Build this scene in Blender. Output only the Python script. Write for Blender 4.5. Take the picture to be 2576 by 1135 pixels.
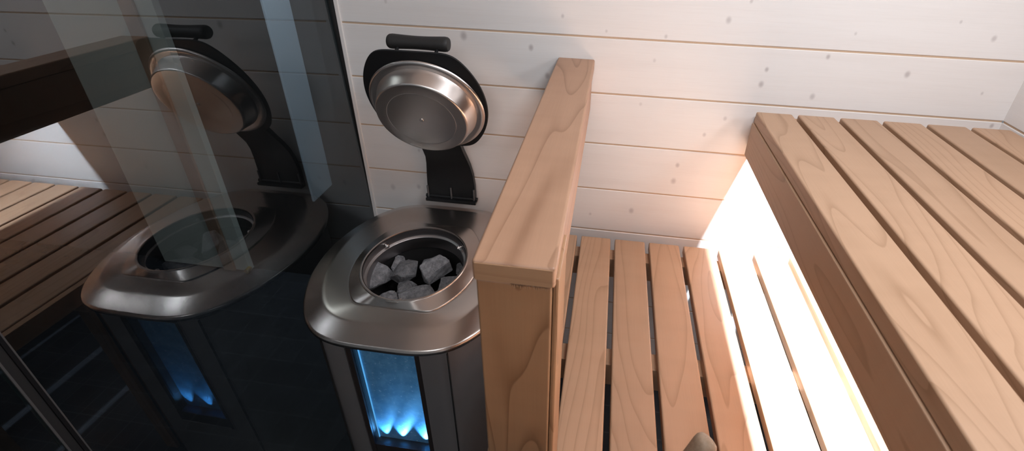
import bpy, bmesh, math, random
from mathutils import Vector, Matrix
from math import sin, cos, pi, radians
S = bpy.context.scene
COL = S.collection
for o in list(bpy.data.objects):
    bpy.data.objects.remove(o)

# ------------------------------------------------------------------ camera
FPX, CXP, CYP = 1168.07, 1399.64, 368.89          # focal length and principal point, pixels of a 2576x1135 frame
cam_d = bpy.data.cameras.new('camera')
cam = bpy.data.objects.new('camera', cam_d)
COL.objects.link(cam)
R_ = [(0.9915, 0.1270, 0.0266), (0.0823, -0.4567, -0.8858), (-0.1003, 0.8805, -0.4633)]
rx, dn, fw = [Vector(r).normalized() for r in R_]
m = Matrix((rx, -dn, -fw)).transposed().to_4x4()
m.translation = (0.7546, -1.1989, 1.6387)
cam.matrix_world = m
cam_d.sensor_fit = 'HORIZONTAL'
cam_d.sensor_width = 36.0
cam_d.lens = FPX / 2576 * 36
cam_d.shift_x = (1288 - CXP) / 2576
cam_d.shift_y = (CYP - 567.5) / 2576
cam_d.clip_start = 0.02
cam_d.dof.use_dof = True
cam_d.dof.focus_distance = 0.95
cam_d.dof.aperture_fstop = 5.6
S.camera = cam

# ------------------------------------------------------------------ world, lights, exposure
w = bpy.data.worlds.new('world'); S.world = w; w.use_nodes = True
w.node_tree.nodes['Background'].inputs[0].default_value = (0.9, 0.95, 1.0, 1)
w.node_tree.nodes['Background'].inputs[1].default_value = 0.22

def area(name, loc, target, sx, sy, watts, col, spread=180):
    d = bpy.data.lights.new(name, 'AREA'); d.shape = 'RECTANGLE'; d.size = sx; d.size_y = sy
    d.energy = watts; d.color = col; d.spread = radians(spread)
    o = bpy.data.objects.new(name, d); COL.objects.link(o); o.location = loc
    o.rotation_euler = (Vector(target) - Vector(loc)).to_track_quat('-Z', 'Y').to_euler()
    return o
# the sauna's ceiling lamp over the upper bench and its corner lamp
area('ceiling_lamp_light', (1.18, -0.80, 2.16), (1.18, -0.80, 0), 0.4, 0.4, 9.8, (0.93, 0.985, 1.05))
area('left_wall_fill_light', (0.62, -1.75, 2.12), (0.45, 0.0, 1.0), 0.4, 0.4, 4.2, (0.95, 0.985, 1.03))  # fill light added to brighten the left of the back wall
area('corner_lamp_light', (1.68, -0.80, 1.80), (0.7, -0.3, 1.0), 0.16, 0.16, 2.2, (0.96, 0.98, 1.02))
# the led strip under the front edge of the upper bench
area('led_strip_light', (1.184, -0.80, 1.136), (1.184, -0.80, 0), 0.006, 1.5, 46.0, (0.90, 0.99, 1.10))
# daylight lamp of the washroom beyond the glass
area('washroom_lamp_light', (-1.1, 0.0, 2.17), (-1.1, 0.12, 0), 0.5, 0.2, 3.0, (0.90, 0.97, 0.95))
area('blue_panel_fill_light', (-0.13, 0.05, 2.17), (-0.30, 0.3, 1.0), 0.12, 0.3, 3.4, (0.84, 0.93, 1.0), 62)  # fill light added to brighten the blue panel's near face
S.view_settings.view_transform = 'Standard'
S.view_settings.look = 'None'
S.view_settings.gamma = 1.0
S.view_settings.exposure = 0.0
S.view_settings.use_curve_mapping = False
S.cycles.max_bounces = 10
S.cycles.transparent_max_bounces = 16
S.cycles.use_denoising = True

# ------------------------------------------------------------------ node helpers
class NT:
    def __init__(self, name):
        self.m = bpy.data.materials.new(name); self.m.use_nodes = True
        self.t = self.m.node_tree; self.t.nodes.clear()
        self.out = self.n('ShaderNodeOutputMaterial')
    def n(self, typ, **kw):
        x = self.t.nodes.new(typ)
        for k, v in kw.items(): setattr(x, k, v)
        return x
    def l(self, a, b): self.t.links.new(a, b)
    def put(self, inp, v):
        if hasattr(v, 'links'): self.l(v, inp)
        elif isinstance(v, (tuple, list)) and len(v) == 3 and inp.type == 'RGBA': inp.default_value = (*v, 1)
        else: inp.default_value = v
    def math(self, op, a, b=None, c=None, clamp=False):
        x = self.n('ShaderNodeMath', operation=op, use_clamp=clamp)
        for i, v in enumerate((a, b, c)):
            if v is not None: self.put(x.inputs[i], v)
        return x.outputs[0]
    def mix(self, fac, a, b, mode='MIX'):
        x = self.n('ShaderNodeMix', data_type='RGBA', blend_type=mode)
        self.put(x.inputs['Factor'], fac); self.put(x.inputs['A'], a); self.put(x.inputs['B'], b)
        return x.outputs['Result']
    def rng(self, v, a, b, c=0.0, d=1.0, smooth=True):
        x = self.n('ShaderNodeMapRange', interpolation_type='SMOOTHSTEP' if smooth else 'LINEAR')
        for i, q in enumerate((v, a, b, c, d)): self.put(x.inputs[i], q)
        return x.outputs[0]
    def noise(self, vec, scale, detail=3, rough=.5):
        x = self.n('ShaderNodeTexNoise'); self.l(vec, x.inputs['Vector'])
        x.inputs['Scale'].default_value = scale; x.inputs['Detail'].default_value = detail; x.inputs['Roughness'].default_value = rough
        return x.outputs['Fac']
    def bsdf(self, **kw):
        p = self.n('ShaderNodeBsdfPrincipled')
        for k, v in kw.items(): self.put(p.inputs[k.replace('_', ' ')], v)
        self.l(p.outputs[0], self.out.inputs[0]); return p
    def comb(self, x, y, z):
        c = self.n('ShaderNodeCombineXYZ')
        for i, v in enumerate((x, y, z)): self.put(c.inputs[i], v)
        return c.outputs[0]
    def bump(self, p, h, strength, dist):
        b = self.n('ShaderNodeBump'); b.inputs['Strength'].default_value = strength; b.inputs['Distance'].default_value = dist
        self.l(h, b.inputs['Height']); self.l(b.outputs[0], p.inputs['Normal'])

def simple(name, col, rough=.5, metal=0.0, spec=.5):
    t = NT(name); t.bsdf(Base_Color=col, Roughness=rough, Metallic=metal, Specular_IOR_Level=spec); return t.m

def wood(name, base, dark, axis='Y', rings=5.0, contrast=.35, fibre=.10, seed=0.0):
    """planed alder: growth-ring lines running along the board, fine fibres, tone differing board to board"""
    t = NT(name)
    tc = t.n('ShaderNodeTexCoord').outputs['Object']
    rnd = t.n('ShaderNodeObjectInfo').outputs['Random']
    s = t.n('ShaderNodeSeparateXYZ'); t.l(tc, s.inputs[0])
    X, Y, Z = s.outputs
    lng, a, b = {'Y': (Y, X, Z), 'Z': (Z, X, Y), 'X': (X, Y, Z)}[axis]
    off = t.math('MULTIPLY_ADD', rnd, 37.0, seed)
    v1 = t.comb(t.math('ADD', a, off), t.math('MULTIPLY', lng, .13), t.math('MULTIPLY_ADD', b, 1.0, off))
    n1 = t.noise(v1, 7.0, 1.5, .45)
    sc = t.math('MULTIPLY_ADD', rnd, rings * 2.6, rings * 2.2)
    ph = t.math('FRACT', t.math('MULTIPLY', n1, sc))
    line = t.math('MULTIPLY', t.math('POWER', t.rng(ph, .2, .96, smooth=False), 6.0), t.rng(ph, 1.0, .97))
    broad = t.noise(v1, 14.0, 2, .5)
    v2 = t.comb(t.math('MULTIPLY', a, 420.0), t.math('MULTIPLY', lng, 9.0), t.math('MULTIPLY', b, 420.0))
    fib = t.noise(v2, 1.0, 2, .6)
    v3 = t.comb(t.math('MULTIPLY_ADD', a, 3.0, off), t.math('MULTIPLY', lng, 28.0), off)
    fig = t.noise(v3, 1.0, 2, .5)                       # faint cross figure
    fac = t.math('ADD', t.math('MULTIPLY', line, contrast), t.math('MULTIPLY', t.rng(broad, .35, .7), .22))
    fac = t.math('ADD', fac, t.math('MULTIPLY', t.math('SUBTRACT', fib, .5), fibre * 3))
    fac = t.math('ADD', fac, t.math('MULTIPLY', t.math('SUBTRACT', fig, .5), .35), clamp=True)
    col = t.mix(fac, base, dark)
    hv = t.n('ShaderNodeHueSaturation'); t.l(col, hv.inputs['Color'])
    t.l(t.math('MULTIPLY_ADD', rnd, .16, .92), hv.inputs['Value'])
    p = t.bsdf(Roughness=.42, Specular_IOR_Level=.5); t.l(hv.outputs[0], p.inputs['Base Color'])
    t.bump(p, fib, .12, .0006)
    return t.m

ALDER, ALDER_D = (.455, .278, .172), (.315, .178, .098)
M_slat = wood('alder_slat', ALDER, ALDER_D, 'Y', 5.0, .60)
M_rail = wood('alder_rail', (.415, .235, .145), (.28, .145, .082), 'Y', 4.0, .75, seed=3.3)
M_post = wood('alder_post', (.35, .192, .100), (.22, .108, .050), 'Z', 4.0, .85, seed=7.7)
M_beam = wood('alder_beam', (.50, .29, .17), (.36, .19, .10), 'X', 4.0, .3, seed=1.7)
M_end = wood('alder_end_grain', (.40, .24, .135), (.28, .15, .08), 'X', 6.0, .35, .2, seed=5.1)

def wall_planks():
    t = NT('white_washed_pine')
    tc = t.n('ShaderNodeTexCoord').outputs['Object']
    s = t.n('ShaderNodeSeparateXYZ'); t.l(tc, s.inputs[0]); X, Y, Z = s.outputs
    pl = t.math('FLOOR', t.math('DIVIDE', t.math('SUBTRACT', Z, -0.0464), .1536))
    L = t.math('ADD', X, Y)
    v = t.comb(t.math('MULTIPLY', L, 1.6), t.math('MULTIPLY_ADD', pl, 5.3, 0), t.math('MULTIPLY', Z, 26.0))
    g = t.noise(v, 1.0, 4, .55)
    v2 = t.comb(t.math('MULTIPLY', L, 9.0), pl, t.math('MULTIPLY', Z, 330.0))
    f = t.noise(v2, 1.0, 2, .6)
    fac = t.math('ADD', t.math('MULTIPLY', t.rng(g, .4, .75), .30), t.math('MULTIPLY', t.rng(f, .4, .8), .22), clamp=True)
    col = t.mix(fac, (.85, .815, .795), (.76, .71, .68))
    K = [(.147,1.398,5,.5),(.354,1.319,11,.9),(.537,1.298,8,1),(.582,1.223,8,.8),(.733,1.353,4,.5),(1.029,1.397,8,.7),(1.073,1.444,5,.6),(1.146,1.279,6,.9),
         (1.141,1.239,8,.9),(1.283,1.321,6,.9),(1.274,1.215,8,.7),(1.478,1.289,8,.9),(1.633,1.387,7,.7),(1.663,1.253,4,.6),(1.548,1.421,4,.6),(.966,.98,7,.8),
         (.962,.926,9,.7),(.851,.807,9,.7),(.726,.78,5,.5),(1.07,1.136,6,.6),(1.024,1.083,6,.6),(.841,1.16,5,.4),(.863,1.284,5,.4),(.284,1.293,5,.3),
         (.084,.811,10,.5),(.172,.821,8,.6),(.188,.955,5,.5),(.884,1.348,5,.6),(.619,1.385,5,.6),(1.329,1.381,4,.5),(1.72,1.17,6,.9)]
    acc = None
    for kx, kz, r, st in K:
        dx = t.math('MULTIPLY', t.math('SUBTRACT', X, kx), 1.0)
        dz = t.math('MULTIPLY', t.math('SUBTRACT', Z, kz), .75)
        d = t.math('SQRT', t.math('MULTIPLY_ADD', dx, dx, t.math('MULTIPLY', dz, dz)))
        k = t.rng(d, r * .0012, r * .0002, 0, st)
        acc = k if acc is None else t.math('MAXIMUM', acc, k)
    col = t.mix(t.math('MULTIPLY', acc, .55), col, (.30, .25, .25))
    p = t.bsdf(Roughness=.5, Specular_IOR_Level=.3); t.l(col, p.inputs['Base Color'])
    t.bump(p, f, .08, .0006)
    return t.m
M_wall = wall_planks()
M_tongue = simple('bare_pine_tongue', (.60, .43, .30), .7)
M_trimw = simple('white_edge_trim', (.84, .79, .76), .45)
M_ceil = simple('white_ceiling_boards', (.8, .76, .73), .6)

def tiles(name, c1, c2, grout, size, rough=.25, gw=.02):
    t = NT(name)
    tc = t.n('ShaderNodeTexCoord').outputs['Object']
    b = t.n('ShaderNodeTexBrick'); t.l(tc, b.inputs['Vector'])
    b.offset = 0.0; b.squash = 1.0
    b.inputs['Color1'].default_value = (*c1, 1); b.inputs['Color2'].default_value = (*c2, 1); b.inputs['Mortar'].default_value = (*grout, 1)
    b.inputs['Scale'].default_value = 1.0; b.inputs['Mortar Size'].default_value = gw * size
    b.inputs['Brick Width'].default_value = size; b.inputs['Row Height'].default_value = size
    n = t.noise(tc, 9.0, 4, .6)
    col = t.mix(t.rng(n, .3, .8, 0, .5), b.outputs['Color'], (.5, .5, .5), 'MULTIPLY')
    p = t.bsdf(Roughness=rough, Specular_IOR_Level=.4); t.l(col, p.inputs['Base Color'])
    t.bump(p, b.outputs['Fac'], -.4, .002)
    return t.m
M_floor = tiles('dark_floor_tile', (.030, .033, .040), (.036, .040, .048), (.055, .06, .068), .10)
M_washwall = tiles('dark_wall_tile', (.035, .033, .032), (.040, .037, .036), (.03, .03, .03), .30, .4)

def steel(name, col, rough, aniso=.5, streak=.07, rot=0.0, metal=1.0):
    t = NT(name)
    tc = t.n('ShaderNodeTexCoord').outputs['Object']
    mp = t.n('ShaderNodeMapping'); t.l(tc, mp.inputs[0]); mp.inputs['Scale'].default_value = (4, 500, 500)
    n = t.noise(mp.outputs[0], 1.0, 3, .6)
    c = t.mix(t.math('MULTIPLY', n, streak), col, tuple(q * .72 for q in col))
    p = t.bsdf(Metallic=metal, Anisotropic=aniso, Anisotropic_Rotation=rot); t.l(c, p.inputs['Base Color'])
    t.l(t.math('MULTIPLY_ADD', n, .03, rough), p.inputs['Roughness'])
    return t.m
M_steel = steel('brushed_steel', (.56, .505, .47), .24)
M_steel_b = steel('brushed_steel_body', (.62, .575, .56), .42, .5, metal=.84)
M_steel_l = steel('brushed_steel_lid', (.80, .735, .70), .30)
M_bowl = steel('dull_bowl_steel', (.42, .40, .40), .36)
M_black = simple('black_coated_steel', (.010, .010, .011), .42, 0, .4)
M_rubber = simple('black_grip', (.028, .026, .025), .55, 0, .4)
M_gasket = simple('black_gasket', (.012, .011, .011), .6)
M_bolt = simple('bright_bolt', (.75, .70, .67), .3, 1.0)

def stone():
    t = NT('grey_olivine')
    tc = t.n('ShaderNodeTexCoord').outputs['Object']
    rnd = t.n('ShaderNodeObjectInfo').outputs['Random']
    n = t.noise(tc, 60.0, 5, .7); n2 = t.noise(tc, 420.0, 3, .7)
    col = t.mix(t.rng(n, .3, .75), (.15, .147, .155), (.33, .323, .335))
    col = t.mix(t.rng(n2, .58, .76, 0, .75), col, (.62, .61, .61))
    col = t.mix(t.rng(n2, .42, .28, 0, .6), col, (.03, .03, .032))
    hv = t.n('ShaderNodeHueSaturation'); t.l(col, hv.inputs['Color']); t.l(t.math('MULTIPLY_ADD', rnd, .5, .75), hv.inputs['Value'])
    p = t.bsdf(Roughness=.85, Specular_IOR_Level=.2); t.l(hv.outputs[0], p.inputs['Base Color'])
    t.bump(p, t.math('ADD', n, t.math('MULTIPLY', n2, .5)), .6, .004)
    return t.m
M_stone = stone()

def smoked_glass(name, f0, tint):
    t = NT(name)
    g = t.n('ShaderNodeNewGeometry')
    d = t.n('ShaderNodeVectorMath', operation='DOT_PRODUCT'); t.l(g.outputs['Normal'], d.inputs[0]); t.l(g.outputs['Incoming'], d.inputs[1])
    c = t.math('ABSOLUTE', d.outputs['Value'])
    k = t.math('POWER', t.math('SUBTRACT', 1.0, c, clamp=True), 5.0)
    F = t.math('MULTIPLY_ADD', k, 1 - f0, f0, clamp=True)
    tr = t.n('ShaderNodeBsdfTransparent'); tr.inputs[0].default_value = (*tint, 1)
    gl = t.n('ShaderNodeBsdfGlossy'); gl.inputs['Roughness'].default_value = 0.0; gl.inputs[0].default_value = (.93, 1.0, 1.05, 1)
    mx = t.n('ShaderNodeMixShader'); t.l(F, mx.inputs[0]); t.l(tr.outputs[0], mx.inputs[1]); t.l(gl.outputs[0], mx.inputs[2])
    t.l(mx.outputs[0], t.out.inputs[0]); return t.m
M_glass = smoked_glass('smoked_glass_face', .108, (.60, .62, .63))
M_glass_b = smoked_glass('smoked_glass_back', .004, (.60, .62, .63))
M_clear = smoked_glass('clear_glass', .03, (.95, .97, .98))

# ------------------------------------------------------------------ mesh helpers
def link(name, bm, mats, parent=None, loc=(0, 0, 0), rot=None, smooth=None):
    me = bpy.data.meshes.new(name)
    bmesh.ops.recalc_face_normals(bm, faces=bm.faces)
    bm.to_mesh(me); bm.free()
    for mt in (mats if isinstance(mats, (list, tuple)) else [mats]): me.materials.append(mt)
    if smooth is not None:
        me.polygons.foreach_set('use_smooth', [True] * len(me.polygons))
        me.set_sharp_from_angle(angle=radians(smooth))
    o = bpy.data.objects.new(name, me); COL.objects.link(o)
    o.location = loc
    if rot: o.rotation_euler = rot
    if parent: o.parent = parent
    if smooth is not None:
        wn = o.modifiers.new('normals', 'WEIGHTED_NORMAL'); wn.keep_sharp = True; wn.weight = 100
    return o
def empty(name, loc, label, cat, group=None):
    o = bpy.data.objects.new(name, None); COL.objects.link(o); o.location = loc
    return tag(o, label, cat, group)
def tag(o, label, cat, group=None):
    o['label'] = label; o['category'] = cat
    if group: o['group'] = group
    return o
def struct(o):
    o['kind'] = 'structure'; return o
def box(bm, x0, x1, y0, y1, z0, z1, bev=0.0, seg=2):
    b2 = bmesh.new()
    bmesh.ops.create_cube(b2, size=1)
    for v in b2.verts:
        v.co = ((x0 + x1) / 2 + v.co.x * (x1 - x0), (y0 + y1) / 2 + v.co.y * (y1 - y0), (z0 + z1) / 2 + v.co.z * (z1 - z0))
    if bev: bmesh.ops.bevel(b2, geom=list(b2.edges), offset=bev, segments=seg, affect='EDGES', profile=.5)
    tmp = bpy.data.meshes.new('tmp'); b2.to_mesh(tmp); b2.free(); bm.from_mesh(tmp); bpy.data.meshes.remove(tmp)
def boxo(name, x0, x1, y0, y1, z0, z1, mat, parent=None, bev=0.0, seg=2, base=(0, 0, 0)):
    """box given in world metres, its own origin at its centre; base = world place of the parent"""
    c = Vector(((x0 + x1) / 2, (y0 + y1) / 2, (z0 + z1) / 2))
    bm = bmesh.new(); box(bm, x0 - c.x, x1 - c.x, y0 - c.y, y1 - c.y, z0 - c.z, z1 - c.z, bev, seg)
    return link(name, bm, mat, parent, c - Vector(base), smooth=35 if bev else None)
def loft(bm, rings, close_first=False, close_last=False):
    vs = [[bm.verts.new(p) for p in r] for r in rings]
    n = len(rings[0])
    for a, b in zip(vs, vs[1:]):
        for i in range(n):
            j = (i + 1) % n
            bm.faces.new((a[i], a[j], b[j], b[i]))
    if close_first: bm.faces.new(vs[0])
    if close_last: bm.faces.new(vs[-1])
    return vs
def lathe(bm, prof, n=48, close=(False, False), centre=(0, 0)):
    loft(bm, [[(centre[0] + r * cos(2 * pi * i / n), centre[1] + r * sin(2 * pi * i / n), z) for i in range(n)] for r, z in prof], *close)
def tube(bm, p, q, r0, r1=None, n=16, cap=True):
    p, q = Vector(p), Vector(q); r1 = r0 if r1 is None else r1
    d = (q - p).normalized(); a = d.orthogonal().normalized(); b = d.cross(a)
    loft(bm, [[c + (a * cos(2 * pi * i / n) + b * sin(2 * pi * i / n)) * r for i in range(n)] for c, r in ((p, r0), (q, r1))], cap, cap)

NB = 144
def barrel(hx, hy, flat, win=5):
    """outline cut flat at front and back with bulging sides, as radii for NB even angles"""
    pts = []
    sag = hx - flat
    Rr = (hy * hy + sag * sag) / (2 * sag); cxx = hx - Rr; a = math.asin(min(1, hy / Rr))
    K = 240
    for i in range(K): pts.append((-flat + 2 * flat * i / K, -hy))
    for i in range(K): t = -a + 2 * a * i / K; pts.append((cxx + Rr * cos(t), Rr * sin(t)))
    for i in range(K): pts.append((flat - 2 * flat * i / K, hy))
    for i in range(K): t = pi - a + 2 * a * i / K; pts.append((-cxx + Rr * cos(t), Rr * sin(t)))
    # resample evenly, then round the corners by a running mean
    P = [Vector(p) for p in pts]; Ls = [(P[(i + 1) % len(P)] - P[i]).length for i in range(len(P))]
    tot = sum(Ls); N = 720; out = []; i = 0; acc = 0
    for k in range(N):
        s = tot * k / N
        while acc + Ls[i] < s: acc += Ls[i]; i += 1
        out.append(P[i].lerp(P[(i + 1) % len(P)], (s - acc) / max(Ls[i], 1e-9)))
    for _ in range(2):
        out = [sum((out[(k + j) % N] for j in range(-win, win + 1)), Vector((0, 0))) / (2 * win + 1) for k in range(N)]
    ang = [math.atan2(p.y, p.x) % (2 * pi) for p in out]
    order = sorted(range(N), key=lambda k: ang[k]); A = [ang[k] for k in order]; Q = [out[k] for k in order]
    A = [A[-1] - 2 * pi] + A + [A[0] + 2 * pi]; Q = [Q[-1]] + Q + [Q[0]]
    res = []; j = 0
    for k in range(NB):
        t = 2 * pi * k / NB
        while A[j + 1] < t: j += 1
        f = (t - A[j]) / max(A[j + 1] - A[j], 1e-9)
        res.append(Q[j].lerp(Q[j + 1], f))
    return res
def ring(outl, z, cx=0, cy=0, inset=0.0):
    r = []
    for p in outl:
        L = p.length; q = p * ((L - inset) / L); r.append((cx + q.x, cy + q.y, z))
    return r
def circ(rad, z, cx=0, cy=0):
    return [(cx + rad * cos(2 * pi * k / NB), cy + rad * sin(2 * pi * k / NB), z) for k in range(NB)]

# ================================================================== the room
FRONT, RIGHT, TOP = -2.3, 1.745, 2.2
PITCH, G0 = 0.1536, -0.0464
def plank_wall(name, length, zmax):
    """horizontal planks with small chamfers along local x, face at local y = 0, tongues showing in the grooves"""
    bm = bmesh.new(); g, c, dep = .0024, .0014, .0024
    z = G0
    while z < zmax:
        a, b = max(z, 0), min(z + PITCH, zmax)
        prof = [(dep, a), (dep, a + g), (c, a + g), (0, a + g + c), (0, b - g - c), (c, b - g), (dep, b - g), (dep, b)]
        L = [bm.verts.new((0, y, zz)) for y, zz in prof]; Rr = [bm.verts.new((length, y, zz)) for y, zz in prof]
        for i in range(7):
            f = bm.faces.new((L[i], Rr[i], Rr[i + 1], L[i + 1])); f.material_index = 1 if i in (0, 6) else 0
        z += PITCH
    bmesh.ops.remove_doubles(bm, verts=bm.verts, dist=1e-6)
    b2 = [bm.verts.new(p) for p in ((0, .06, 0), (length, .06, 0), (length, .06, zmax), (0, .06, zmax))]
    bm.faces.new(b2)
    me = bpy.data.meshes.new(name); bm.to_mesh(me); bm.free()
    me.materials.append(M_wall); me.materials.append(M_tongue)
    o = bpy.data.objects.new(name, me); COL.objects.link(o)
    return struct(o)
wb = plank_wall('wall_back', RIGHT - .005, TOP); wb.location = (0.005, 0, 0)
# planks use the wall's own metres, so shift back: object x 0 is world x 0.005
wr = plank_wall('wall_right', -FRONT, TOP); wr.rotation_euler = (0, 0, -pi / 2); wr.location = (RIGHT, 0, 0)
wf = plank_wall('wall_front', .75, TOP); wf.rotation_euler = (0, 0, pi); wf.location = (RIGHT, FRONT, 0)  # stops short; opening added so world light fills in from the front
bm = bmesh.new(); box(bm, -2.4, RIGHT + .1, FRONT - .1, .6, -.08, 0); fl = struct(link('floor', bm, M_floor))
bm = bmesh.new(); box(bm, -2.4, RIGHT + .1, FRONT - .1, .6, TOP, TOP + .08); struct(link('ceiling', bm, M_ceil))
# slim white edge trim where the glass meets the planks
struct(boxo('trim_1', .006, .017, -.004, .0055, .0, TOP, M_trimw, bev=.0015))
# end of the sauna's back wall seen through the glass, and the washroom beyond
struct(boxo('wall_washroom_return', -.06, .004, .0, .40, 0, TOP, M_washwall))
struct(boxo('wall_washroom_back', -2.4, -.06, .36, .42, 0, TOP, M_washwall))
struct(boxo('wall_washroom_left', -2.46, -2.4, FRONT, .42, 0, TOP, M_washwall))

# ------------------------------------------------------------------ things beyond the glass
M_door = simple('pale_green_door_paint', (.60, .64, .58), .5)
M_jamb = simple('brown_door_batten', (.34, .22, .15), .5)
d = empty('washroom_door', (-1.19, .36, 0), 'pale green door with a brown batten, seen dimly through the dark glass', 'door')
boxo('door_leaf', -1.365, -.905, .33, .359, .01, 2.05, M_door, d, .002, base=d.location)
boxo('door_batten', -1.035, -.975, .318, .33, .01, 2.05, M_jamb, d, .004, base=d.location)
bm = bmesh.new(); tube(bm, (.29, -.03, .03), (.29, -.055, .03), .012); link('door_stop', bm, simple('brass', (.75, .55, .15), .3, 1), d)
M_screen = simple('pale_blue_panel', (.45, .54, .62), .5)
p_ = empty('blue_screen_panel', (-.395, .3, .5), 'narrow pale blue upright panel showing through the dark glass', 'panel')
boxo('panel_sheet', -.395, -.385, .228, .359, .545, 2.0, M_screen, p_, .002, base=p_.location)

# ------------------------------------------------------------------ glass partition (slightly out of square with the back wall)
GN = Vector((0.9996, -0.0189, 0.0186)).normalized(); GO = Vector((0, 0, 1.08))
def gp(y, z, d=0.0):
    """point on the glass face at depth y and height z, d metres behind it"""
    x = GO.x - ((y - GO.y) * GN.y + (z - GO.z) * GN.z) / GN.x
    return Vector((x, y, z)) - GN * d
def pane(name, y0, y1, label):
    bm = bmesh.new()
    f = [bm.verts.new(gp(y, z)) for y, z in ((y0, .012), (y1, .012), (y1, 2.19), (y0, 2.19))]
    b = [bm.verts.new(gp(y, z, .008)) for y, z in ((y0, .012), (y1, .012), (y1, 2.19), (y0, 2.19))]
    bm.faces.new(f).material_index = 0
    bm.faces.new(b[::-1]).material_index = 1
    for i in range(4):
        j = (i + 1) % 4; bm.faces.new((f[i], f[j], b[j], b[i])).material_index = 2
    o = link(name, bm, [M_glass, M_glass_b, simple('glass_edge', (.02, .03, .03), .3)])
    return tag(o, label, 'glass wall')
pane('glass_partition', -.864, -.006, 'wide dark smoked glass pane mirroring the heater beside it')
pane('glass_partition', -1.75, -.884, 'dark smoked glass pane past the black upright seal in the bottom-left corner')
def seal_bar(y0, y1, d0, d1, mat, name, parent=None):
    bm = bmesh.new()
    loft(bm, [[gp(y, z, dd) for y, dd in ((y0, d0), (y1, d0), (y1, d1), (y0, d1))] for z in (.012, 2.19)], True, True)
    return link(name, bm, mat, parent)
sl = empty('glass_seal', (0, 0, 0), 'black upright seal strip joining the two dark glass panes', 'seal')
M_seal = simple('seal_rubber', (.008, .008, .009), .9, 0, .04); M_lip = simple('grey_seal_lip', (.06, .06, .062), .7, 0, .1)
seal_bar(-.8708, -.8662, -.003, .011, M_seal, 'rubber_core', sl)
seal_bar(-.8810, -.8712, -.001, .010, simple('dark_seal_web', (.018, .018, .019), .8, 0, .06), 'seal_web', sl)
seal_bar(-.8835, -.8812, -.002, .010, M_lip, 'seal_lip', sl)
seal_bar(-.8660, -.8640, -.002, .010, M_lip, 'seal_lip', sl)

# ================================================================== lower bench
YE, YF, HY_ = -.0515, -1.75, -.806
LBX, LBP, LBW, ZL, TH = .7101, .1029, .0900, .7336, .028
def slat_mesh(name, wdt, y0, y1, th, mat, bev=.004):
    bm = bmesh.new(); box(bm, -wdt / 2, wdt / 2, y0 - (y0 + y1) / 2, y1 - (y0 + y1) / 2, -th, 0, bev, 3)
    me_o = link(name, bm, mat, smooth=35); return me_o
def slats(parent, x0, pitch, wdt, n, z, y0, y1, th, mat):
    first = slat_mesh('slat', wdt, y0, y1, th, mat)
    for k in range(n):
        o = first if k == 0 else first.copy()
        if k: COL.objects.link(o)
        o.parent = parent
        o.location = Vector((x0 + k * pitch + wdt / 2, (y0 + y1) / 2, z)) - parent.location
lb = empty('lower_bench', (1.1, -.9, 0), 'lower alder bench of spaced slats between the guard rail and upper bench', 'bench')
slats(lb, LBX, LBP, LBW, 9, ZL, YF, YE, TH, M_slat)
boxo('slat', LBX - LBP, LBX - LBP + LBW, HY_ + .095, YE, ZL - TH, ZL, M_slat, lb, .004, 3, base=lb.location)
for y0, y1 in ((-.115, -.07), (-.475, -.43), (-1.0, -.955), (-1.5, -1.455)):
    boxo('cross_beam', .605 if y0 > -.7 else .715, 1.70, y0, y1, ZL - TH - .07, ZL - TH, M_beam, lb, .003, base=lb.location)
boxo('front_board', .586, .6062, HY_ + .095, YE, ZL - .055, ZL - .003, M_beam, lb, .003, base=lb.location)
for y0 in (-.44, -1.45):
    for x0 in (.606 if y0 > -.7 else .72, 1.655):
        boxo('leg', x0, x0 + .045, y0 - .03, y0 + .015, 0, ZL - TH - .07, M_post, lb, .003, base=lb.location)

# ================================================================== upper bench
UBX, UBP, UBW, ZU = 1.1336, .1016, .0878, 1.1833
ub = empty('upper_bench', (1.43, -.9, 0), 'upper alder bench of six close slats with a deep front board', 'bench')
slats(ub, UBX, UBP, UBW, 6, ZU, YF, YE, .031, M_slat)
boxo('front_board', 1.1300, 1.1665, YF, YE + .002, 1.0562, ZU - .0315, M_slat, ub, .003, base=ub.location)
for y0, y1 in ((-.10, -.055), (-.62, -.575), (-1.2, -1.155), (-1.7, -1.655)):
    boxo('cross_beam', 1.225, 1.74, y0, y1, ZU - .041 - .06, ZU - .0405, M_beam, ub, .003, base=ub.location)
boxo('leak_block_ledger', 1.150, 1.742, -.049, -.001, 1.0575, ZU - .0315, M_beam, ub, .003, base=ub.location)  # unseen block, shaped to stop led light leaking up the wall
boxo('back_panel', 1.715, 1.742, YF, -.055, .70, ZU - .125, M_post, ub, .003, base=ub.location)
boxo('bounce_block_board', 1.167, 1.742, YF, -.0525, ZU - .040, ZU - .0315, M_slat, ub, .002, base=ub.location)  # added board, keeps led bounce from glowing through the slat gaps
led = empty('led_strip', (1.184, -.8, 1.143), 'slim led strip lamp glowing white under the upper bench front', 'lamp')
boxo('strip_channel', 1.177, 1.191, -1.56, -.054, 1.1365, 1.1430, simple('aluminium', (.6, .6, .6), .35, 1), led, base=led.location)

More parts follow.
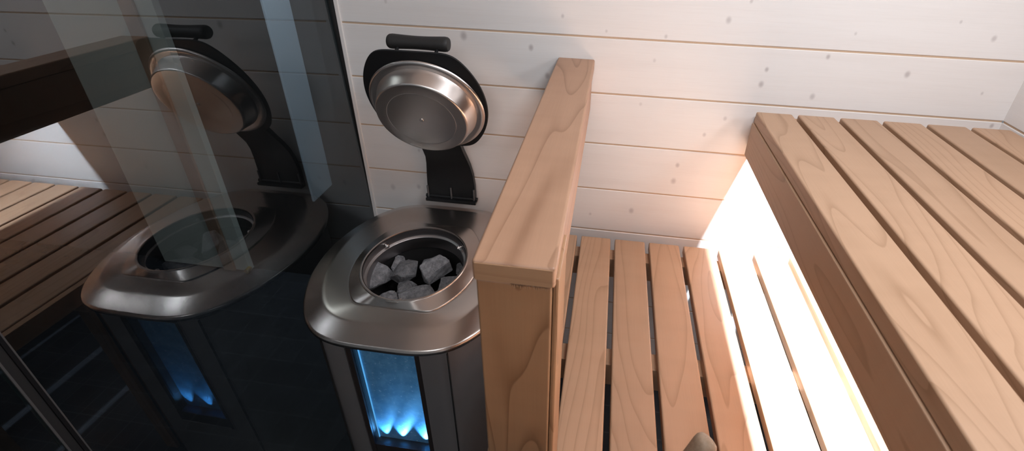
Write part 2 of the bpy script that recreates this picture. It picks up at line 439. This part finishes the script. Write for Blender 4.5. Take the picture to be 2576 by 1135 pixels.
# ================================================================== guard rail
HX0, HX1, HZ, HY = .6160, .7135, 1.2778, -.806
gr = empty('guard_rail', (.665, -.4, 0), 'alder guard rail with a wide flat cap and square end post beside the heater', 'railing')
boxo('rail_cap', HX0, HX1, HY, -.001, HZ - .031, HZ, M_rail, gr, .0045, 3, base=gr.location)
e = boxo('cap_end_grain', HX0 + .0035, HX1 - .0035, HY - .0006, HY + .001, HZ - .028, HZ - .003, M_end, gr, base=gr.location)
boxo('apron_board', HX0 + .004, HX0 + .026, HY + .10, -.002, HZ - .145, HZ - .0312, M_rail, gr, .002, base=gr.location)
boxo('apron_board', HX1 - .026, HX1 - .004, HY + .095, -.002, HZ - .145, HZ - .0312, M_rail, gr, .002, base=gr.location)
boxo('post', HX0 + .003, HX1 - .004, HY + .003, HY + .09, 0, HZ - .0315, M_post, gr, .003, 3, base=gr.location)
boxo('post_side_board', HX1 - .0036, HX1 + .004, HY + .006, HY + .09, ZL + .001, HZ - .020, M_post, gr, .003, base=gr.location)
bm = bmesh.new(); rnd = random.Random(4)
x = HX0 + .045
while x < HX1 - .006:                                    # torn fibres under the cap's sawn end
    h = rnd.uniform(.0008, .0035)
    box(bm, x, x + rnd.uniform(.0006, .0014), HY - .0002, HY + .0028, HZ - .0315 - h, HZ - .0305); x += rnd.uniform(.0015, .0035)
link('torn_fibres', bm, M_end, gr, -Vector(gr.location))

# ================================================================== heater
HC = Vector((.300, -.300, 0))
ht = empty('sauna_heater', HC, 'brushed steel sauna heater with its black lid open and a blue lit window', 'heater')
body_o = barrel(.247, .237, .155, 12)
bm = bmesh.new()
loft(bm, [ring(body_o, .03, inset=.0), ring(body_o, .25), ring(body_o, .5), ring(body_o, .752), circ(.142, .752, .006, -.038), circ(.142, .60, .006, -.038)], True, True)
body = link('body', bm, M_steel_b, ht, smooth=40)
# window opening cut in the front
WX0, WX1, WZ0, WZ1 = .2085 - HC.x, .3835 - HC.x, .318, .742
YFc = -.237
bm = bmesh.new(); box(bm, WX0, WX1, YFc - .05, YFc + .055, WZ0, WZ1)
cut = link('cutter', bm, M_gasket, ht)
md = body.modifiers.new('b', 'BOOLEAN'); md.object = cut; md.operation = 'DIFFERENCE'; md.solver = 'EXACT'
bpy.context.view_layer.update()
dg = bpy.context.evaluated_depsgraph_get()
nm = bpy.data.meshes.new_from_object(body.evaluated_get(dg)); body.modifiers.clear()
old = body.data; body.data = nm; nm.name = 'body'
bpy.data.objects.remove(cut)
bm = bmesh.new(); loft(bm, [ring(body_o, .0, inset=.02), ring(body_o, .03, inset=.02)], True, True); link('plinth', bm, M_gasket, ht, smooth=40)
bm = bmesh.new(); loft(bm, [circ(.142, .7525, .006, -.038), ring(body_o, .7525, inset=.004), ring(body_o, .768, inset=.004), circ(.142, .768, .006, -.038)]); link('gasket', bm, M_gasket, ht, smooth=40)
for sx in (-1, 1):                                       # seams where the flat front meets the curved sides
    boxo('seam', HC.x + sx * .150 - .001, HC.x + sx * .150 + .001, HC.y + YFc - .0005, HC.y + YFc + .004, .03, .752, M_gasket, ht, base=HC)
# window: black frame, lit back panel, added glowing strip for the bright edge reflection, clear pane
fr = bmesh.new(); yb0, yb1 = YFc - .0015, YFc + .03
box(fr, WX0, WX0 + .0125, yb0, yb1, WZ0, WZ1); box(fr, WX1 - .0125, WX1, yb0 + .003, yb1, WZ0, WZ1)
box(fr, WX0, WX1, yb0 + .002, yb1, WZ0, WZ0 + .040); box(fr, WX0, WX1, yb0 + .002, yb1, WZ1 - .012, WZ1)
win = link('front_window', fr, simple('dark_window_frame', (.030, .022, .020), .35, 0, .5), ht)
boxo('frame_edge', HC.x + WX0 - .0018, HC.x + WX0 + .0006, HC.y + YFc - .0022, HC.y + YFc + .002, WZ0, WZ1, M_steel_l, win, base=HC)
def lit_panel():
    t = NT('lit_glass_panel')
    tc = t.n('ShaderNodeTexCoord').outputs['Object']
    n = t.noise(tc, 130.0, 4, .75); n2 = t.noise(tc, 30.0, 3, .6)
    sp = t.rng(n, .60, .70)
    col = t.mix(t.rng(n2, .3, .75), (.10, .28, .42), (.20, .42, .58))
    col = t.mix(t.math('MULTIPLY', sp, .6), col, (.95, .98, 1.0))
    p = t.bsdf(Roughness=.6); t.l(col, p.inputs['Base Color']); return t.m
boxo('glow_panel', HC.x + WX0 + .010, HC.x + WX1 - .010, HC.y + YFc + .022, HC.y + YFc + .026, WZ0 + .03, WZ1 - .005, lit_panel(), win, base=HC)
tg = NT('edge_glow_strip'); em = tg.n('ShaderNodeEmission'); em.inputs[0].default_value = (.13, .50, 1.0, 1); em.inputs[1].default_value = .9; tg.l(em.outputs[0], tg.out.inputs[0])
boxo('edge_glow_strip', HC.x + WX0 + .0145, HC.x + WX0 + .0165, HC.y + YFc + .018, HC.y + YFc + .021, WZ0 + .042, WZ1 - .012, tg.m, win, base=HC)
boxo('window_pane', HC.x + WX0 + .0125, HC.x + WX1 - .0125, HC.y + YFc + .004, HC.y + YFc + .006, WZ0 + .04, WZ1 - .012, M_clear, win, base=HC)
for lx, en, tilt in ((.246, .022, -.10), (.288, .03, .06), (.352, .04, .02)):   # the three small blue lamps at the foot of the panel
    sd = bpy.data.lights.new('window_lamp', 'SPOT'); sd.energy = en * 85; sd.color = (.12, .47, 1.0); sd.spot_size = radians(58); sd.spot_blend = .75; sd.shadow_soft_size = .002
    so = bpy.data.objects.new('window_lamp_light', sd); COL.objects.link(so); so.location = (lx, HC.y + YFc + .013, WZ0 + .041)
    so.rotation_euler = Vector((tilt, .03, 1)).to_track_quat('-Z', 'Y').to_euler()
# top plate
def oval(r, z): return [(x, CY - .010 + (y - CY) * 1.05, z) for x, y, z in circ(r, z, CX, CY)]
top_o = barrel(.277, .268, .148, 26)
seat_o = barrel(.160, .158, .092, 9)
col_o = barrel(.165, .168, .092, 10)
CY = -.030                                               # collar sits a little towards the front
CX = .006
bm = bmesh.new()
rings = [circ(.142, .772, CX, CY - .006), ring(top_o, .766, inset=.022), ring(top_o, .7655, inset=.006), ring(top_o, .768, inset=.001), ring(top_o, .774, inset=0),
         ring(top_o, .7785, inset=.0018), ring(top_o, .7825, inset=.006), ring(top_o, .8000, inset=.043), ring(top_o, .8022, inset=.049), ring(top_o, .8036, inset=.056),
         ring(seat_o, .8105, CX, CY + .004, -.004), ring(seat_o, .8110, CX, CY + .004, .004), circ(.138, .8105, CX, CY - .004)]
loft(bm, rings)
link('top_plate', bm, M_steel, ht, smooth=50)
bm = bmesh.new()
loft(bm, [circ(.130, .806, CX, CY), ring(seat_o, .806, CX, CY + .004, .001), ring(seat_o, .8125, CX, CY + .004, .001), ring(seat_o, .8145, CX, CY + .004, .003),
          oval(.1325, .8270), oval(.1315, .8275), oval(.1308, .8295), oval(.1285, .8300), oval(.1262, .8292), oval(.1250, .826), oval(.1245, .806)])
link('collar', bm, M_steel, ht, smooth=50)
bm = bmesh.new()
loft(bm, [oval(.1243, .8255), oval(.1243, .806), oval(.119, .804), oval(.1175, .802), oval(.1175, .768), oval(.120, .768)])
link('bowl_ring', bm, M_bowl, ht, smooth=50)
bm = bmesh.new()
loft(bm, [oval(.1215, .770), oval(.1215, .735), oval(.112, .66)], False, True)
link('stone_basket', bm, M_gasket, ht, smooth=50)
for a in (152, 42, 275):
    ca, sa = cos(radians(a)), sin(radians(a))
    bm = bmesh.new(); tube(bm, (CX + ca * .1235, CY - .010 + sa * .128, .814), (CX + ca * .112, CY - .010 + sa * .116, .813), .0035, .0035, 10)
    tube(bm, (CX + ca * .117, CY - .010 + sa * .121, .8138), (CX + ca * .1145, CY - .010 + sa * .1185, .8135), .0055, .0055, 6)
    link('bowl_bolt', bm, M_bolt, ht, smooth=40)
# hinge arm, a bent black plate
prof = [(-.030, .806, .0765, .0), (-.028, .86, .0755, .0), (-.030, .90, .0725, .0), (-.036, .935, .0675, .0), (-.047, .965, .063, .0), (-.064, .995, .061, 0), (-.083, 1.03, .060, 0), (-.100, 1.07, .060, 0), (-.118, 1.115, .058, 0)]
bm = bmesh.new(); ax = .2965
rr = []
for (y, z, hw, _), k in zip(prof, range(99)):
    y2, z2 = prof[min(k + 1, len(prof) - 1)][:2]; y1, z1 = prof[max(k - 1, 0)][:2]
    d_ = Vector((0, y2 - y1, z2 - z1)).normalized(); nrm = Vector((0, d_.z, -d_.y))
    c = Vector((ax, y, z)); t2 = .002
    f = .012                                             # returned side flanges
    P = [(-hw, -t2), (-hw, f), (-hw + .003, f), (-hw + .003, t2), (hw - .003, t2), (hw - .003, f), (hw, f), (hw, -t2)]
    rr.append([c + Vector((px, 0, 0)) + nrm * q - HC for px, q in P])
loft(bm, rr, True, True)
arm = link('hinge_arm', bm, M_black, ht, smooth=45)
M_pin = simple('dark_pin', (.16, .16, .165), .4, .8)
for px in (.2225, .2965, .3690):
    bm = bmesh.new(); tube(bm, Vector((px, -.034, .808)) - HC, Vector((px, -.034, .852)) - HC, .0032, .0032, 10); link('hinge_pin', bm, M_pin, arm, smooth=40)
bm = bmesh.new(); tube(bm, Vector((.214, -.030, .814)) - HC, Vector((.379, -.030, .814)) - HC, .006, .006, 14); link('hinge_rod', bm, M_black, arm, smooth=40)
boxo('hinge_foot', .216, .377, -.046, -.022, .802, .812, M_black, arm, .002, base=HC)
# lid, opened to 69 degrees
th = radians(69.08)
LU, LN = Vector((0, -cos(th), sin(th))), Vector((0, -sin(th), -cos(th)))
LCt = Vector((.304, -.1593, 1.1719))
LM = Matrix(((1, 0, 0), (0, LU.y, LN.y), (0, LU.z, LN.z)))  # columns: x, up the lid, towards the bowl
def lidpt(p): return LM @ Vector(p) + LCt - HC
def lidmesh(bm):
    for v in bm.verts: v.co = lidpt(v.co)
    return bm
lid_o = barrel(.157, .157, .092, 16)
bm = bmesh.new(); yo = .013
loft(bm, [ring(lid_o, -.011, 0, yo, .002), ring(lid_o, -.0095, 0, yo, 0), ring(lid_o, -.0055, 0, yo, 0), ring(lid_o, -.004, 0, yo, .002)], True, True)
lid = link('lid', lidmesh(bm), M_black, ht, smooth=40)
bm = bmesh.new(); loft(bm, [circ(.116, -.004), circ(.146, -.004), circ(.148, -.002), circ(.147, .0015), circ(.143, .004), circ(.136, .0045), circ(.131, .003), circ(.116, .003)]); link('pan_flange', lidmesh(bm), M_steel_l, lid, smooth=50)
bm = bmesh.new()
loft(bm, [circ(.128, .0025), circ(.1265, .006), circ(.1165, .040), circ(.1145, .0432), circ(.111, .0445), circ(.088, .0445), circ(.0865, .0438), circ(.085, .0445), circ(.006, .0445)], False, True)
link('pan', lidmesh(bm), M_steel_l, lid, smooth=40)
bm = bmesh.new(); loft(bm, [circ(.0050, .0445), circ(.0050, .0462), circ(.0036, .047), circ(.0018, .0462)], False, True); link('pan_screw', lidmesh(bm), M_bolt, lid, smooth=40)
hu, hh = .161, -.052
bm = bmesh.new(); K = 24; n = 28
pr_ = [(-.0745, .010), (-.0735, .0145), (-.070, .0170), (-.064, .0178)] + [(-.06 + .12 * i / 12, .0178 - .0022 * sin(pi * i / 12)) for i in range(1, 12)] + [(.064, .0178), (.070, .0170), (.0735, .0145), (.0745, .010)]
loft(bm, [[(x, hu + r * cos(2 * pi * i / n), hh + r * sin(2 * pi * i / n)) for i in range(n)] for x, r in pr_], True, True)
hd = link('handle', lidmesh(bm), M_rubber, lid, smooth=40)
for sx in (-1, 1):
    bm = bmesh.new(); tube(bm, lidpt((sx * .048, hu - .004, hh)), lidpt((sx * .048, .150, -.010)), .0042, .0042, 12)
    tube(bm, lidpt((sx * .048, .150, -.016)), lidpt((sx * .048, .150, -.010)), .008, .008, 14)
    link('handle_post', bm, M_black, lid, smooth=40)

# ------------------------------------------------------------------ stones in the bowl
def rock(cx, cy, z, sx, sy, sz, rotz, tilt, seed, label, yaw=0):
    r = random.Random(seed); bm = bmesh.new(); sx *= 1.14; sy *= 1.14; sz *= 1.14; z += .008
    for _ in range(16):
        v = Vector((r.uniform(-1, 1), r.uniform(-1, 1), r.uniform(-1, 1)))
        v = v / max(abs(v.x), abs(v.y), abs(v.z)) if r.random() < .6 else v.normalized() * 1.15
        v *= r.uniform(.82, 1.0)
        bm.verts.new((v.x * sx / 2, v.y * sy / 2, v.z * sz / 2))
    res = bmesh.ops.convex_hull(bm, input=bm.verts)
    bmesh.ops.delete(bm, geom=[g for g in res['geom_interior'] if isinstance(g, bmesh.types.BMVert)], context='VERTS')
    bmesh.ops.dissolve_limit(bm, angle_limit=radians(16), verts=bm.verts, edges=bm.edges)
    bmesh.ops.bevel(bm, geom=list(bm.edges), offset=.0022, segments=1, affect='EDGES')
    bmesh.ops.triangulate(bm, faces=bm.faces)
    bmesh.ops.subdivide_edges(bm, edges=[e for e in bm.edges if e.calc_length() > .006], cuts=2, use_grid_fill=True)
    for v in bm.verts:
        v.co += Vector((r.uniform(-1, 1), r.uniform(-1, 1), r.uniform(-1, 1))) * .0011
    o = link('heater_stone', bm, M_stone, None, (cx, cy, z), (radians(tilt), radians(yaw), radians(rotz)))
    return tag(o, label, 'stone', 'stones in the heater bowl')
rock(.196, -.345, .745, .050, .078, .050, -18, 14, 3, 'pale grey upright slab stone at the left side of the bowl', 10)
rock(.235, -.275, .735, .055, .060, .050, 25, 5, 11, 'shadowed dark stone behind the ridged stone at the bowl back')
rock(.254, -.315, .752, .058, .080, .050, -28, 20, 21, 'long ridged brownish grey stone leaning in the bowl middle', -20)
rock(.338, -.283, .752, .062, .085, .050, -42, 12, 5, 'largest light grey speckled stone right of the ridged one', 18)
rock(.325, -.385, .745, .100, .060, .046, 8, -18, 8, 'wide blue-grey stone lying along the front of the bowl')
rock(.386, -.325, .738, .062, .048, .036, 15, 0, 13, 'small flat grey stone at the right beside the post')
rock(.252, -.410, .735, .048, .050, .044, 30, 10, 17, 'small rough stone wedged at the bowl front left of the wide one')
rock(.400, -.262, .722, .055, .060, .040, 40, 0, 19, 'dark stone in shade at the back right of the bowl')
rock(.300, -.235, .700, .070, .060, .050, 10, 0, 23, 'deep dark stone behind the largest light grey one')
rock(.280, -.355, .715, .060, .050, .050, 10, 0, 29, 'low dark stone in the gap under the ridged stone')

# ================================================================== ladle in its pail at the bottom edge
T, B = Vector((.924, -.812, 1.02)), Vector((.779, -.914, .775))
ld = empty('sauna_ladle', B, 'worn grey-brown wooden ladle handle poking up at the bottom edge', 'ladle')
ax_ = (T - B).normalized(); a_ = ax_.orthogonal().normalized(); b_ = ax_.cross(a_)
Lh = (T - B).length
bm = bmesh.new(); n = 26
pr_ = [(0, .011), (.05, .0125), (Lh * .6, .0145), (Lh - .012, .0158), (Lh - .006, .0152), (Lh - .002, .013), (Lh, .009), (Lh + .0006, .003)]
loft(bm, [[(a_ * cos(2 * pi * i / n) + b_ * sin(2 * pi * i / n)) * r + ax_ * s for i in range(n)] for s, r in pr_], True, True)
def worn():
    t = NT('worn_grey_wood'); tc = t.n('ShaderNodeTexCoord').outputs['Object']
    n1 = t.noise(tc, 45, 5, .7); n2 = t.noise(tc, 160, 3, .7)
    c = t.mix(t.rng(n1, .3, .7), (.19, .125, .08), (.30, .21, .145)); c = t.mix(t.rng(n2, .62, .72, 0, .6), c, (.5, .42, .36))
    p = t.bsdf(Roughness=.6, Specular_IOR_Level=.25); t.l(c, p.inputs['Base Color']); t.bump(p, n1, .2, .001); return t.m
link('handle', bm, worn(), ld, smooth=60)
bm = bmesh.new(); lathe(bm, [(.028, -.010), (.036, .0), (.040, .022), (.0385, .022), (.034, .002), (.026, -.008)], 32); 
bmesh.ops.holes_fill(bm, edges=bm.edges)
link('ladle_bowl', bm, M_bolt, ld, (.03, -.008, -.015), smooth=50)
pl = empty('sauna_pail', (.830, -.945, ZL), 'small wooden pail on the lower bench holding the ladle', 'pail')
bm = bmesh.new(); lathe(bm, [(.088, 0), (.096, .13), (.088, .13), (.080, .012), (.0, .012)][:4], 40); 
f0 = [v for v in bm.verts if abs(v.co.z - .012) < 1e-5]; bm.faces.new(f0)
f1 = [v for v in bm.verts if abs(v.co.z) < 1e-5]; bm.faces.new(f1)
link('tub', bm, M_post, pl, smooth=40)
for z in (.03, .10):
    bm = bmesh.new(); r = .0886 + .0615 * z; lathe(bm, [(r, z - .007), (r + .0015, z - .006), (r + .0015, z + .006), (r, z + .007)], 40); link('hoop', bm, M_black, pl, smooth=40)
